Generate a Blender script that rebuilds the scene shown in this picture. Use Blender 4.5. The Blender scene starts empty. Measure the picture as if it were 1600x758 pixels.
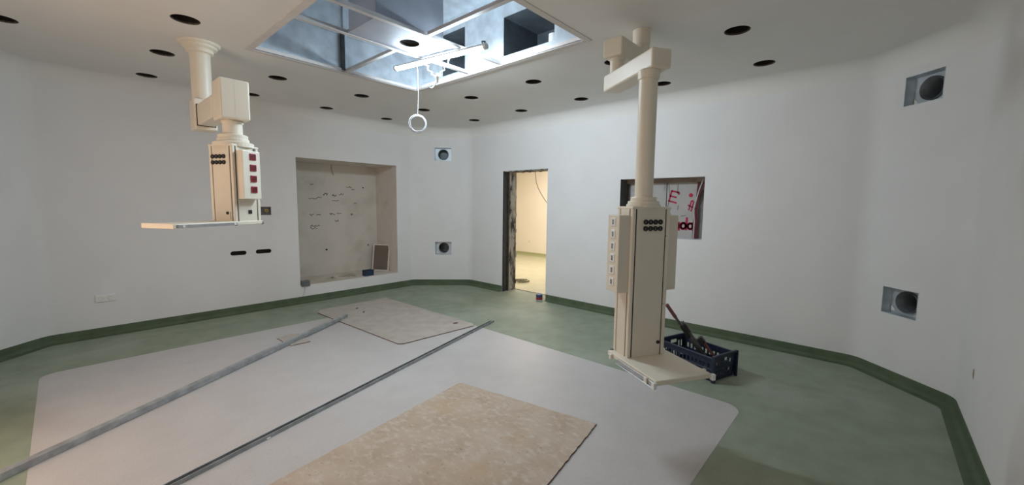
import bpy, bmesh, math, random
from math import pi, sin, cos, tan, radians, sqrt, atan2
from mathutils import Vector as V, Matrix
from mathutils.geometry import tessellate_polygon

S = bpy.context.scene
COL = S.collection
R2 = sqrt(2)

# ------------------------------------------------------------------ camera, world, lights, exposure
F_PX = 631.137
YAW, PITCH, ROLL = radians(41.98011), radians(-5.50195), radians(0.645465)
EYE = V((0, 0, 1.6))
_f = V((cos(PITCH) * cos(YAW), cos(PITCH) * sin(YAW), sin(PITCH)))
_r = V((sin(YAW), -cos(YAW), 0))
_u = _r.cross(_f)
_r2 = _r * cos(ROLL) + _u * sin(ROLL)
_u2 = -_r * sin(ROLL) + _u * cos(ROLL)
cd = bpy.data.cameras.new('camera')
cam = bpy.data.objects.new('camera', cd)
COL.objects.link(cam)
cd.sensor_fit = 'HORIZONTAL'
cd.sensor_width = 36
cd.lens = 36 * F_PX / 1600
cd.clip_start = 0.02
cam.matrix_world = Matrix(((_r2.x, _u2.x, -_f.x, EYE.x), (_r2.y, _u2.y, -_f.y, EYE.y),
                           (_r2.z, _u2.z, -_f.z, EYE.z), (0, 0, 0, 1)))
S.camera = cam

w = bpy.data.worlds.new('world')
S.world = w
w.use_nodes = True
w.node_tree.nodes['Background'].inputs[0].default_value = (1, .85, .7, 1)
w.node_tree.nodes['Background'].inputs[1].default_value = 0.02

TUBE_STRENGTH = 292
TUBE_COLOUR = (0.765, 0.90, 1.0)


def area(name, loc, rot, sx, sy, power, col):
    l = bpy.data.lights.new(name, 'AREA')
    l.shape = 'RECTANGLE'
    l.size, l.size_y = sx, sy
    l.energy = power
    l.color = col
    o = bpy.data.objects.new(name, l)
    COL.objects.link(o)
    o.location = loc
    o.rotation_euler = rot
    return o


# warm lamp light entering by the doorway behind the camera, and the lamp of the next room
area('doorway_light', (-1.15, 3.2, 1.15), (0, -pi / 2, 0), 2.0, 2.0, 36.5, (1.0, .705, .51))
area('next_room_lamp', (7.6, 6.2, 2.95), (0, 0, 0), 1.6, 1.6, 135, (1.0, .85, .76))

vs = S.view_settings
vs.view_transform = 'Standard'
vs.look = 'None'
vs.exposure = 0.0
vs.gamma = 1
vs.use_curve_mapping = False

# ------------------------------------------------------------------ materials


def mat(name, col, rough=.6, metal=0.0, var=0.0, vscale=8.0, bump=0.0, bscale=60.0, col2=None, detail=4, lo=.35, hi=.65,
        stretch=None, emit=None, estr=0, spec=.5):
    m = bpy.data.materials.new(name)
    m.use_nodes = True
    n, L = m.node_tree.nodes, m.node_tree.links
    b = n['Principled BSDF']
    b.inputs['Base Color'].default_value = (*col, 1)
    b.inputs['Roughness'].default_value = rough
    b.inputs['Metallic'].default_value = metal
    b.inputs['Specular IOR Level'].default_value = spec
    tc = n.new('ShaderNodeTexCoord')
    mp = n.new('ShaderNodeMapping')
    L.new(tc.outputs['Object'], mp.inputs[0])
    if stretch:
        mp.inputs['Scale'].default_value = stretch
    if var or col2:
        t = n.new('ShaderNodeTexNoise')
        t.inputs['Scale'].default_value = vscale
        t.inputs['Detail'].default_value = detail
        L.new(mp.outputs[0], t.inputs['Vector'])
        r = n.new('ShaderNodeValToRGB')
        r.color_ramp.elements[0].position = lo
        r.color_ramp.elements[1].position = hi
        c2 = col2 or tuple(c * (1 - var) for c in col)
        r.color_ramp.elements[0].color = (*c2, 1)
        r.color_ramp.elements[1].color = (*col, 1)
        L.new(t.outputs['Fac'], r.inputs[0])
        L.new(r.outputs[0], b.inputs['Base Color'])
    if bump:
        t = n.new('ShaderNodeTexNoise')
        t.inputs['Scale'].default_value = bscale
        t.inputs['Detail'].default_value = 5
        L.new(mp.outputs[0], t.inputs['Vector'])
        bp = n.new('ShaderNodeBump')
        bp.inputs['Strength'].default_value = bump
        bp.inputs['Distance'].default_value = .01
        L.new(t.outputs['Fac'], bp.inputs['Height'])
        L.new(bp.outputs[0], b.inputs['Normal'])
    if emit:
        b.inputs['Emission Color'].default_value = (*emit, 1)
        b.inputs['Emission Strength'].default_value = estr
    return m


def mix_layer(m, col, scale, lo, hi, detail=6, stretch=None, offset=(0, 0, 0)):
    """a second noise-masked colour over a material's base colour (dirt, stains)"""
    n, L = m.node_tree.nodes, m.node_tree.links
    b = n['Principled BSDF']
    tc = n.new('ShaderNodeTexCoord')
    mp = n.new('ShaderNodeMapping')
    mp.inputs['Location'].default_value = offset
    if stretch:
        mp.inputs['Scale'].default_value = stretch
    L.new(tc.outputs['Object'], mp.inputs[0])
    t = n.new('ShaderNodeTexNoise')
    t.inputs['Scale'].default_value = scale
    t.inputs['Detail'].default_value = detail
    L.new(mp.outputs[0], t.inputs['Vector'])
    r = n.new('ShaderNodeValToRGB')
    r.color_ramp.elements[0].position = lo
    r.color_ramp.elements[1].position = hi
    r.color_ramp.elements[0].color = (0, 0, 0, 1)
    r.color_ramp.elements[1].color = (1, 1, 1, 1)
    L.new(t.outputs['Fac'], r.inputs[0])
    mx = n.new('ShaderNodeMix')
    mx.data_type = 'RGBA'
    src = b.inputs['Base Color'].links
    if src:
        L.new(src[0].from_socket, mx.inputs[6])
    else:
        mx.inputs[6].default_value = b.inputs['Base Color'].default_value
    mx.inputs[7].default_value = (*col, 1)
    L.new(r.outputs[0], mx.inputs[0])
    L.new(mx.outputs[2], b.inputs['Base Color'])
    return m


M_WALL = mat('wall_paint', (.80, .80, .80), .75, var=.03, vscale=2.5, bump=.06, bscale=90)
M_CEIL = mat('ceiling_paint', (.80, .79, .765), .8, var=.03, vscale=2)
M_FLOOR = mat('green_vinyl', (.30, .34, .255), .62, spec=.3, var=.16, vscale=5, bump=.02, bscale=200, detail=8)
mix_layer(M_FLOOR, (.39, .41, .345), 1.3, .52, .75)
mix_layer(M_FLOOR, (.265, .31, .225), 90, .5, .7)
M_INLAY = mat('grey_vinyl', (.545, .515, .50), .5, var=.06, vscale=4, detail=8)
mix_layer(M_INLAY, (.43, .415, .40), 120, .54, .72)
M_SKIRT = mat('dark_green_vinyl', (.105, .145, .085), .65, var=.2, vscale=6, spec=.3)
M_NICHE = mat('raw_plaster', (.72, .665, .60), .9, var=.06, vscale=2, bump=.15, bscale=30)
mix_layer(M_NICHE, (.58, .53, .46), 2.3, .55, .8)
mix_layer(M_NICHE, (.55, .50, .38), 1.6, .58, .75, offset=(3, 1, 2))
M_MORTAR = mat('rough_mortar', (.42, .40, .37), .95, bump=1.0, bscale=22, col2=(.05, .045, .04), vscale=9, lo=.40, hi=.56,
               stretch=(1, 1, .35))
M_DARKSTEEL = mat('dark_steel', (.05, .055, .06), .55, metal=.3, var=.4, vscale=12)
M_CREAM = mat('cream_enamel', (.80, .74, .62), .42, var=.03, vscale=4)
M_CREAM2 = mat('cream_enamel_panel', (.76, .70, .585), .45, var=.03, vscale=4)
M_IVORY = mat('ivory_plastic', (.80, .78, .70), .4)
M_GROOVE = mat('dark_groove', (.03, .028, .025), .8)
M_BLACK = mat('black_plastic', (.012, .012, .013), .45)
M_VOID = mat('dark_void', (.018, .016, .015), .95)
M_EDGE = mat('cut_gypsum_edge', (.16, .13, .115), .9, var=.5, vscale=30)
M_RED = mat('red_socket_plastic', (.30, .012, .03), .4)
M_REDD = mat('red_socket_recess', (.12, .006, .012), .4)
M_ALU = mat('aluminium_rail', (.55, .55, .55), .38, metal=.8, var=.15, vscale=30)
M_GALV = mat('galvanised_sheet', (.68, .745, .80), .48, metal=.55, var=.25, vscale=7, detail=7)
M_GALVD = mat('galvanised_duct', (.20, .22, .235), .5, metal=.5, var=.35, vscale=9)
M_DUCTIN = mat('shaded_duct_inside', (.11, .13, .15), .6, metal=.3, var=.3, vscale=7)  # darkened colour stands in for the shade inside the unlit ducts
M_PLATE = mat('flare_tinted_plate', (.42, .46, .54), .5, metal=.3, var=.1, vscale=6)  # bluish tint paints the lens flare over the box into its colour
M_STUD = mat('galvanised_stud', (.44, .46, .47), .5, metal=.35, var=.3, vscale=14)
M_WHITE = mat('white_plastic', (.82, .83, .82), .4)
M_FRAME = mat('opening_frame', (.66, .62, .59), .55, var=.08, vscale=5)
M_BAR = mat('grid_bar_steel', (.64, .63, .63), .45, metal=.3, var=.1, vscale=9)
M_CABLE = mat('white_cable', (.80, .80, .80), .5)
M_COIL = mat('coil_cable', (.50, .52, .54), .5)
M_GREYCABLE = mat('grey_cable', (.30, .28, .25), .6)
M_HEAP = mat('olive_cable', (.13, .12, .06), .6)
M_TUBE = mat('led_tube', (.9, .95, 1), .4, emit=TUBE_COLOUR, estr=TUBE_STRENGTH)
M_BOARD = mat('plywood_board', (.53, .43, .34), .8, var=.35, vscale=4, bump=.45, bscale=34, col2=(.44, .34, .25), detail=9,
              lo=.33, hi=.62)
mix_layer(M_BOARD, (.60, .53, .45), 16, .50, .74, detail=10, offset=(1, 5, 2), stretch=(1.6, 1, 1))
mix_layer(M_BOARD, (.50, .34, .20), 2.6, .55, .8, offset=(4, 3, 2))
mix_layer(M_BOARD, (.30, .22, .155), 30, .64, .74, offset=(7, 2, 1), stretch=(2.2, 1, 1))
M_BOARD2 = mat('dusty_board', (.49, .435, .385), .85, var=.15, vscale=6, bump=.1, bscale=50, detail=8)
mix_layer(M_BOARD2, (.42, .37, .33), 5, .58, .76)
M_BOARDEDGE = mat('board_edge', (.16, .085, .05), .85, var=.3, vscale=30)
M_NAVY = mat('navy_plastic', (.012, .02, .05), .45, var=.2, vscale=20)
M_TOOL = mat('grey_tool_metal', (.10, .095, .095), .45, metal=.4, var=.3, vscale=30)
M_TOOLRED = mat('red_grip', (.42, .085, .04), .55, var=.3, vscale=60)
M_RUST = mat('dull_red_tool', (.14, .05, .04), .6, var=.3, vscale=40)
M_BLUE = mat('blue_box', (.014, .035, .085), .5, var=.2, vscale=20)
M_PAINTRED = mat('red_spray_paint', (.50, .02, .075), .7, var=.25, vscale=40)
M_CABRED = mat('dark_red_cable', (.14, .018, .025), .5)
M_WHITEBD = mat('white_board', (.46, .45, .435), .8, var=.10, vscale=5, bump=.1, bscale=20)
mix_layer(M_WHITEBD, (.30, .29, .28), 6, .60, .72, stretch=(1, 1, .5))
M_REVEAL = mat('dark_grey_reveal', (.11, .105, .10), .9, var=.4, vscale=9)  # darker grey than the wall paint, on one window reveal
M_BRICK = mat('dusty_masonry', (.26, .25, .24), .95, var=.3, vscale=12, bump=.5, bscale=30)
M_BROWN = mat('brown_lintel', (.34, .28, .235), .9, var=.3, vscale=9)
M_MESH = mat('brown_filter_mesh', (.22, .175, .14), .9, var=.3, vscale=120, bump=.4, bscale=200)
M_NWALL = mat('cream_wall', (.80, .76, .66), .8, var=.03, vscale=2)
M_NFLOOR = mat('cream_vinyl', (.50, .50, .34), .5, var=.1, vscale=4)
M_NSKIRT = mat('pale_green_vinyl', (.36, .38, .20), .5)
M_MARK = mat('pencil_mark', (.15, .125, .11), .9, var=.3, vscale=60)
M_STAIN = mat('brown_stain', (.40, .31, .22), .9, var=.3, vscale=60)
M_YEL = mat('brass_fitting', (.60, .45, .10), .4, metal=.5)
M_TINBLUE = mat('blue_tin_label', (.02, .05, .15), .4)
M_TINRED = mat('red_tin_label', (.28, .03, .03), .4)

# ------------------------------------------------------------------ mesh builder


class MB:
    def __init__(s):
        s.v, s.f, s.m, s.sm = [], [], [], []
        s.mi, s.smooth = 0, False

    def add(s, vs_, fs):
        o = len(s.v)
        s.v += [tuple(p) for p in vs_]
        for f in fs:
            s.f.append([i + o for i in f])
            s.m.append(s.mi)
            s.sm.append(s.smooth)
        return s

    def mat(s, i):
        s.mi = i
        return s

    def box(s, lo, hi):
        x0, y0, z0 = lo
        x1, y1, z1 = hi
        return s.add([(x0, y0, z0), (x1, y0, z0), (x1, y1, z0), (x0, y1, z0), (x0, y0, z1), (x1, y0, z1), (x1, y1, z1), (x0, y1, z1)],
                     [(3, 2, 1, 0), (4, 5, 6, 7), (0, 1, 5, 4), (1, 2, 6, 5), (2, 3, 7, 6), (3, 0, 4, 7)])

    def rbox(s, lo, hi, r=.008, seg=2):
        """box with rounded edges"""
        bm = bmesh.new()
        bmesh.ops.create_cube(bm, size=1)
        c = [(a + b) / 2 for a, b in zip(lo, hi)]
        d = [abs(b - a) for a, b in zip(lo, hi)]
        for q in bm.verts:
            q.co = V([q.co[i] * d[i] + c[i] for i in range(3)])
        r = min(r, min(d) * .45)
        bmesh.ops.bevel(bm, geom=list(bm.edges), offset=r, segments=seg, affect='EDGES', profile=.5)
        bm.verts.index_update()
        s.add([q.co.copy() for q in bm.verts], [[q.index for q in f.verts] for f in bm.faces])
        bm.free()
        return s

    def cyl(s, p0, p1, r0, r1=None, seg=24, caps=True):
        r1 = r0 if r1 is None else r1
        p0, p1 = V(p0), V(p1)
        a = (p1 - p0).normalized()
        t = a.orthogonal().normalized()
        b = a.cross(t)
        vs_ = []
        for p, r in ((p0, r0), (p1, r1)):
            for i in range(seg):
                an = 2 * pi * i / seg
                vs_.append(p + t * cos(an) * r + b * sin(an) * r)
        old = s.smooth
        s.smooth = True
        s.add(vs_, [(i, (i + 1) % seg, seg + (i + 1) % seg, seg + i) for i in range(seg)])
        s.smooth = False
        if caps:
            s.add(vs_, [list(range(seg))[::-1], list(range(seg, 2 * seg))])
        s.smooth = old
        return s

    def lathe(s, prof, c=(0, 0, 0), seg=32, smooth=False):
        """prof: list of (r, z) about a vertical axis through c"""
        vs_ = []
        for r, z in prof:
            for i in range(seg):
                a = 2 * pi * i / seg
                vs_.append((c[0] + r * cos(a), c[1] + r * sin(a), c[2] + z))
        old = s.smooth
        s.smooth = smooth
        fs = []
        for k in range(len(prof) - 1):
            for i in range(seg):
                j = (i + 1) % seg
                fs.append((k * seg + i, k * seg + j, (k + 1) * seg + j, (k + 1) * seg + i))
        s.add(vs_, fs)
        s.smooth = old
        return s

    def tube(s, pts, r, seg=8, closed=False):
        pts = [V(p) for p in pts]
        n = len(pts)
        vs_ = []
        up = None
        for i, p in enumerate(pts):
            a = pts[(i + 1) % n] if (closed or i < n - 1) else p
            b = pts[i - 1] if (closed or i > 0) else p
            t = (a - b).normalized()
            if up is None:
                up = t.orthogonal().normalized()
            up = (up - t * up.dot(t)).normalized()
            bi = t.cross(up)
            for k in range(seg):
                an = 2 * pi * k / seg
                vs_.append(p + up * cos(an) * r + bi * sin(an) * r)
        fs = []
        for i in range(n if closed else n - 1):
            j = (i + 1) % n
            for k in range(seg):
                l = (k + 1) % seg
                fs.append((i * seg + k, i * seg + l, j * seg + l, j * seg + k))
        old = s.smooth
        s.smooth = True
        s.add(vs_, fs)
        s.smooth = old
        if not closed:
            s.add(vs_, [list(range(seg))[::-1], list(range((n - 1) * seg, n * seg))])
        return s

    def prism(s, poly, z0, z1, fn=lambda p: p):
        """extrude a 2D polygon; fn maps (a, b, c) to a point"""
        n = len(poly)
        vs_ = [fn((x, y, z0)) for x, y in poly] + [fn((x, y, z1)) for x, y in poly]
        return s.add(vs_, [list(range(n))[::-1], list(range(n, 2 * n))] + [(i, (i + 1) % n, n + (i + 1) % n, n + i) for i in range(n)])

    def build(s, name, mats, parent=None, loc=None, rz=0):
        me = bpy.data.meshes.new(name)
        me.from_pydata(s.v, [], s.f)
        for m in (mats if isinstance(mats, (list, tuple)) else [mats]):
            me.materials.append(m)
        me.polygons.foreach_set('material_index', s.m)
        me.polygons.foreach_set('use_smooth', s.sm)
        bm = bmesh.new()
        bm.from_mesh(me)
        bmesh.ops.recalc_face_normals(bm, faces=bm.faces)
        bm.to_mesh(me)
        bm.free()
        me.update()
        o = bpy.data.objects.new(name, me)
        COL.objects.link(o)
        if parent:
            o.parent = parent
        if loc:
            o.location = loc
        if rz:
            o.rotation_euler = (0, 0, rz)
        return o


def tag(o, label, cat, group=None, kind=None):
    o['label'] = label
    o['category'] = cat
    if group:
        o['group'] = group
    if kind:
        o['kind'] = kind
    return o


def struct(o, label=None):
    o['kind'] = 'structure'
    if label:
        o['label'] = label
    return o


def empty(name, loc, label, cat, group=None, rz=0):
    o = bpy.data.objects.new(name, None)
    COL.objects.link(o)
    o.location = loc
    o.rotation_euler = (0, 0, rz)
    o.empty_display_size = .1
    return tag(o, label, cat, group)


def sub(name, parent, loc=(0, 0, 0), rz=0, rot=None):
    o = bpy.data.objects.new(name, None)
    COL.objects.link(o)
    o.parent = parent
    o.location = loc
    o.rotation_euler = rot or (0, 0, rz)
    return o


def copy_part(o, parent, loc):
    c = o.copy()
    COL.objects.link(c)
    c.parent = parent
    c.location = loc
    return c


def circle(cx, cy, r, n=32):
    return [(cx + r * cos(2 * pi * i / n), cy + r * sin(2 * pi * i / n)) for i in range(n)]


def rect(a0, a1, b0, b1):
    return [(a0, b0), (a1, b0), (a1, b1), (a0, b1)]


def rrect(a0, a1, b0, b1, r, n=6):
    out = []
    for cx, cy, st in ((a1 - r, b0 + r, -90), (a1 - r, b1 - r, 0), (a0 + r, b1 - r, 90), (a0 + r, b0 + r, 180)):
        for i in range(n + 1):
            a = radians(st + 90 * i / n)
            out.append((cx + r * cos(a), cy + r * sin(a)))
    return out


def panel(mb, outer, holes, fn):
    """flat polygon with holes; holes = [(poly2d, depth)]; fn(a, b, depth) -> point. Holes get reveals."""
    loops = [outer] + [h[0] for h in holes]
    tris = tessellate_polygon([[V((x, y, 0)) for x, y in l] for l in loops])
    flat = [p for l in loops for p in l]
    mb.add([fn(x, y, 0) for x, y in flat], [tuple(t) for t in tris])
    for poly, d in holes:
        if d:
            n = len(poly)
            mb.add([fn(x, y, 0) for x, y in poly] + [fn(x, y, d) for x, y in poly],
                   [(i, (i + 1) % n, n + (i + 1) % n, n + i) for i in range(n)])
    return mb


# ------------------------------------------------------------------ room shell
H = 3.0
XR, YL, XB, YN = 5.3, 6.65, -.95, -.57
OCT = [V(p) for p in ((-.2, YN), (4.67, YN), (XR, .06), (XR, 5.87), (4.52, YL), (-.2, YL), (XB, 5.9), (XB, .18))]
WN = ['wall_near_right', 'wall_right_corner', 'wall_right', 'wall_far_corner', 'wall_left', 'wall_left_corner', 'wall_behind', 'wall_behind_corner']
RF = .2
TF = RF * tan(radians(22.5))
COVE = .17


def inward(i):
    d = (OCT[(i + 1) % 8] - OCT[i]).normalized()
    return d, V((-d.y, d.x))


def fillet(i, off=0.0, n=12):
    """points (and inward normals) of the rounded corner at OCT[i], pushed inward by off"""
    d0, n0 = inward(i - 1)
    d1, n1 = inward(i)
    c = OCT[i] - d0 * TF + n0 * RF
    a0 = atan2(-n0.y, -n0.x)
    out = []
    for k in range(n + 1):
        a = a0 + radians(45) * k / n
        dr = V((cos(a), sin(a)))
        out.append((c + dr * (RF - off), -dr))
    return out


DOOR = (4.0, 5.0, 2.172)
WIN = (1.597, 2.72, 1.170, 1.958)
NICHE = (2.43, 4.175, .272, 2.272)
stad = lambda u0, u1, z, r: [(u1 - r + r * cos(radians(a)), z + r * sin(radians(a))) for a in range(-90, 91, 15)] + \
                            [(u0 + r + r * cos(radians(a)), z + r * sin(radians(a))) for a in range(90, 271, 15)]
VENTS = {3: [(.363, .679, 2.40, 2.648), (.363, .679, .593, .845)], 1: [(.335, .655, 2.503, 2.760), (.354, .672, .620, .868)]}
uL = lambda x: 4.52 - x
WHOLES = {2: [(rect(WIN[0] - .06, WIN[1] - .06, WIN[2], WIN[3]), .25)],
          4: [(rect(uL(NICHE[1]), uL(NICHE[0]), NICHE[2], NICHE[3]), .75),
              (stad(uL(1.722), uL(1.527), .860, .030), .05), (stad(uL(2.042), uL(1.838), .862, .030), .05),
              (rect(uL(2.063), uL(1.927), 1.392, 1.515), .06)]}
for k, l in VENTS.items():
    WHOLES.setdefault(k, [])
    WHOLES[k] += [(rect(*q), .1) for q in l]


def wall_fn(i):
    P = OCT[i]
    d, n = inward(i)
    return lambda u, z, dep: (P.x + d.x * u - n.x * dep, P.y + d.y * u - n.y * dep, z)


for i in range(8):
    L = (OCT[(i + 1) % 8] - OCT[i]).length
    mb = MB()
    fn = wall_fn(i)
    outer = rect(TF, L - TF, -.02, H - COVE)
    if i == 2:      # door notch in the outline (reaches the floor)
        a, b = DOOR[0] - .06, DOOR[1] - .06
        outer = [(TF, -.02), (a, -.02), (a, DOOR[2]), (b, DOOR[2]), (b, -.02), (L - TF, -.02), (L - TF, H - COVE), (TF, H - COVE)]
    if i == 6:      # doorway behind the camera
        a, b = 5.9 - 4.2, 5.9 - 2.2
        outer = [(TF, -.02), (a, -.02), (a, 2.1), (b, 2.1), (b, -.02), (L - TF, -.02), (L - TF, H - COVE), (TF, H - COVE)]
    panel(mb, outer, WHOLES.get(i, []), fn)
    if i == 2:
        a, b = DOOR[0] - .06, DOOR[1] - .06
        q = [(a, -.02), (a, DOOR[2]), (b, DOOR[2]), (b, -.02)]
        mb.add([fn(x, z, 0) for x, z in q] + [fn(x, z, .33) for x, z in q], [(0, 1, 5, 4), (1, 2, 6, 5), (2, 3, 7, 6)])
    # half of the rounded corner at either end
    mb.smooth = True
    for ci, sl in ((i, slice(6, 13)), ((i + 1) % 8, slice(0, 7))):
        pts = fillet(ci)[sl]
        vs_ = [(p.x, p.y, -.02) for p, _ in pts] + [(p.x, p.y, H - COVE) for p, _ in pts]
        n = len(pts)
        mb.add(vs_, [(k, k + 1, n + k + 1, n + k) for k in range(n - 1)])
    struct(mb.build(WN[i], M_WALL))

# floor slab, grey inlay with rounded corners
mb = MB()
mb.box((-1.1, -.75, -.06), (5.64, 6.9, 0))
struct(mb.build('floor', M_FLOOR))
mb = MB()
mb.prism(rrect(-.235, 3.53, .685, 5.53, .13), 0, .0015)
struct(mb.build('floor_inlay', M_INLAY), 'pale grey vinyl rectangle with rounded corners set into the green floor')

# coved skirting: per wall, from mid-corner to mid-corner
BN = [n.replace('wall_', 'baseboard_') for n in WN]
prof = [(.0, .100), (.005, .100), (.006, .096), (.006, .040)] + \
       [(.006 + .034 * (1 - cos(radians(a))), .040 - .037 * sin(radians(a))) for a in (15, 30, 45, 60, 75, 90)] + [(.075, .0022), (.08, 0)]
for i in range(8):
    d, n = inward(i)
    a = fillet(i)[6:]
    b = fillet((i + 1) % 8)[:7]
    runs = [a + b]
    if i == 2:
        runs = [a + [(V((XR, DOOR[0])), n)], [(V((XR, DOOR[1])), n)] + b]
    if i == 6:
        runs = [a + [(V((XB, 4.2)), n)], [(V((XB, 2.2)), n)] + b]
    mb = MB()
    for run in runs:
        m, q = len(run), len(prof)
        vs_ = [(p.x + nn.x * o_, p.y + nn.y * o_, z) for p, nn in run for o_, z in prof]
        mb.smooth = True
        mb.add(vs_, [(k * q + j, k * q + j + 1, (k + 1) * q + j + 1, (k + 1) * q + j) for k in range(m - 1) for j in range(q - 1)])
        mb.smooth = False
    struct(mb.build(BN[i], M_SKIRT))

# ceiling with cove, large opening and round cut-outs
OP = (1.235, 3.115, 1.925, 4.455)
HOLES = [  # x, y, label
    (-.233, 5.215, 'round black ceiling cutout half outside the photo at its left edge'),
    (.737, 4.118, 'largest round black ceiling cutout, nearest the camera, above the left tube flange'),
    (.737, 5.202, "round black ceiling cutout just left of the left pendant's ceiling flange"),
    (.736, 6.268, "round black ceiling cutout furthest left along the niche wall, left of the pendant tube"),
    (1.745, 5.204, 'round black ceiling cutout just below the left corner of the ceiling opening'),
    (1.775, 6.275, "round black ceiling cutout partly covered by the left pendant's square arm block"),
    (2.755, 5.194, "round black ceiling cutout beside the middle of the opening's left-hand edge"),
    (2.760, 6.272, 'round black ceiling cutout above the left half of the wall niche'),
    (3.771, 5.229, 'round black ceiling cutout straight behind the top of the hanging cable coil'),
    (3.766, 6.273, 'small round ceiling cutout left of the cable coil, above the niche right edge'),
    (3.752, 4.135, "round ceiling cutout just right of the opening's far corner, in the bluish light"),
    (4.774, 5.189, 'small round ceiling cutout closest to the far corner with two duct outlets'),
    (4.743, 4.110, 'small round ceiling cutout straight above the doorway'),
    (3.735, 3.055, 'round black ceiling cutout beside the middle of the opening right-hand edge'),
    (4.738, 3.048, "round black ceiling cutout left of the right pendant's lower arm, near the wall"),
    (3.735, 2.035, "round black ceiling cutout mostly hidden behind the right pendant's elbow tube"),
    (4.743, 1.954, "round black ceiling cutout half hidden behind the right pendant's long column"),
    (3.713, .938, 'larger of two round black ceiling cutouts right of the right pendant'),
    (4.709, .930, 'smaller of two round ceiling cutouts right of the right pendant, nearer the wall'),
]
HR = .095
mb = MB()
inner = []
for i in range(8):
    for p, nn in fillet(i, COVE):
        inner.append((p.x, p.y))
panel(mb, inner, [(rect(*OP), .02)] + [(circle(x, y, HR), .014) for x, y, _ in HOLES], lambda a, b, d: (a, b, H + d))
ring = []
for i in range(8):
    ring += fillet(i)
n = len(ring)
mb.smooth = True
K = 10
vs_ = []
for k in range(K + 1):
    a = radians(90) * k / K
    o_, z = COVE * (1 - cos(a)), H - COVE + COVE * sin(a)
    vs_ += [(p.x + nn.x * o_, p.y + nn.y * o_, z) for p, nn in ring]
mb.add(vs_, [(k * n + j, k * n + (j + 1) % n, (k + 1) * n + (j + 1) % n, (k + 1) * n + j) for k in range(K) for j in range(n)])
struct(mb.build('ceiling', M_CEIL))

for x, y, lab in HOLES:
    t = empty('downlight_cutout', (x, y, H), lab, 'ceiling hole', 'round downlight cutouts in the ceiling')
    b = MB()
    b.lathe([(HR + .001, .014), (HR, .001), (HR - .004, .001), (HR - .004, .014)])
    b.build('cut_edge', M_EDGE, t)
    b = MB()
    b.lathe([(HR - .002, .013), (HR - .002, .14), (0.001, .14)], smooth=False)
    b.build('dark_can', M_VOID, t)

# ------------------------------------------------------------------ niche in the left wall
mb = MB()
x0, x1, z0, z1 = NICHE
D = .75
y0, y1 = YL, YL + D
th = .012
mb.box((x0, y1 - th, z0), (x1, y1 + .03, z1))
mb.box((x0 - .02, y0 + .004, z0), (x0 + .003, y1, z1))
mb.box((x1 - .003, y0 + .004, z0), (x1 + .02, y1, z1))
mb.box((x0, y0 + .004, z0 - .02), (x1, y1, z0 + .003))
mb.box((x0, y0 + .004, z1 - .003), (x1, y1, z1 + .02))
struct(mb.build('wall_niche', M_NICHE))
random.seed(4)
yb = y1 - th


def stroke(mb, pts, w_, fn, d0=0.0, d1=.0015):
    """a flat brush stroke: 2D polyline with width, thickened from d0 to d1"""
    pts = [V(p) for p in pts]
    for a, b in zip(pts, pts[1:]):
        t = (b - a).normalized()
        a2, b2 = a - t * w_ * .35, b + t * w_ * .35
        nn = V((-t.y, t.x)) * w_ / 2
        mb.prism([tuple(a2 + nn), tuple(a2 - nn), tuple(b2 - nn), tuple(b2 + nn)], d0, d1, lambda q: fn(q[0], q[1], q[2]))


nb = lambda a, z, d: (a, yb - d, z)
t = empty('pencil_marks', (3.3, yb, 1.4), 'scribbled dark pencil notes on the back plaster of the wall niche', 'markings')
nl = lambda a, z, d: (a - 3.3, -d, z - 1.4)
for cx, cz, wd, cnt in ((3.00, 1.66, .22, 4), (3.36, 1.62, .12, 3), (2.93, 1.36, .07, 4), (3.05, 1.365, .07, 3), (3.29, 1.37, .09, 6), (3.42, 1.385, .09, 3),
                        (2.98, 1.17, .16, 5), (2.96, 1.13, .12, 4), (3.18, 1.73, .08, 5), (3.34, 1.71, .07, 5), (3.47, 1.74, .08, 4), (3.62, 1.88, .10, 4),
                        (3.70, 1.83, .05, 3), (2.95, 1.9, .05, 3), (3.37, 1.25, .06, 4), (3.74, 1.57, .05, 3), (3.66, 1.36, .04, 4)):
    q = []
    for k in range(cnt * 2 + 1):
        q.append((cx + (k / (cnt * 2) - .5) * wd, cz + random.uniform(-.02, .02) * (.4 if cnt < 4 else 1)))
    mb = MB()
    stroke(mb, q, .009, nl)
    mb.build('scribble', M_MARK, t)
for px, pz, r in ((3.17, .73, .018), (3.98, .76, .014), (3.9, 1.87, .013), (2.47, 1.34, .012)):
    MB().prism(circle(px, pz, r, 12), 0, .003, lambda q: nl(*q)).build('drill_hole', M_VOID, t)

t = MB().tube([(3.30, yb - .012, z1 - .004), (3.295, yb - .02, z1 - .08), (3.31, yb - .02, z1 - .14), (3.33, yb - .02, z1 - .20)], .006)
tag(t.build('stub_cable', M_GREYCABLE), 'short grey cable stub hanging from the top of the wall niche', 'cable')

# leaning filter frame
t = empty('framed_filter', (4.035, 7.06, z0 + .004), 'brown mesh filter in a white frame leaning in the niche right corner', 'filter frame', rz=radians(-62))
fw_, fh_, fd_ = .36, .52, .035
lean = radians(9)
fr = MB()
for lo, hi in (((-fw_ / 2, 0, 0), (-fw_ / 2 + .025, fd_, fh_)), ((fw_ / 2 - .025, 0, 0), (fw_ / 2, fd_, fh_)),
               ((-fw_ / 2 + .025, 0, 0), (fw_ / 2 - .025, fd_, .025)), ((-fw_ / 2 + .025, 0, fh_ - .025), (fw_ / 2 - .025, fd_, fh_))):
    fr.box(lo, hi)
o = fr.build('frame', M_NICHE, t)
o.rotation_euler = (-lean, 0, 0)
o = MB().box((-fw_ / 2 + .02, .008, .02), (fw_ / 2 - .02, fd_ - .006, fh_ - .02)).build('filter_mesh', M_MESH, t)
o.rotation_euler = (-lean, 0, 0)

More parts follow.
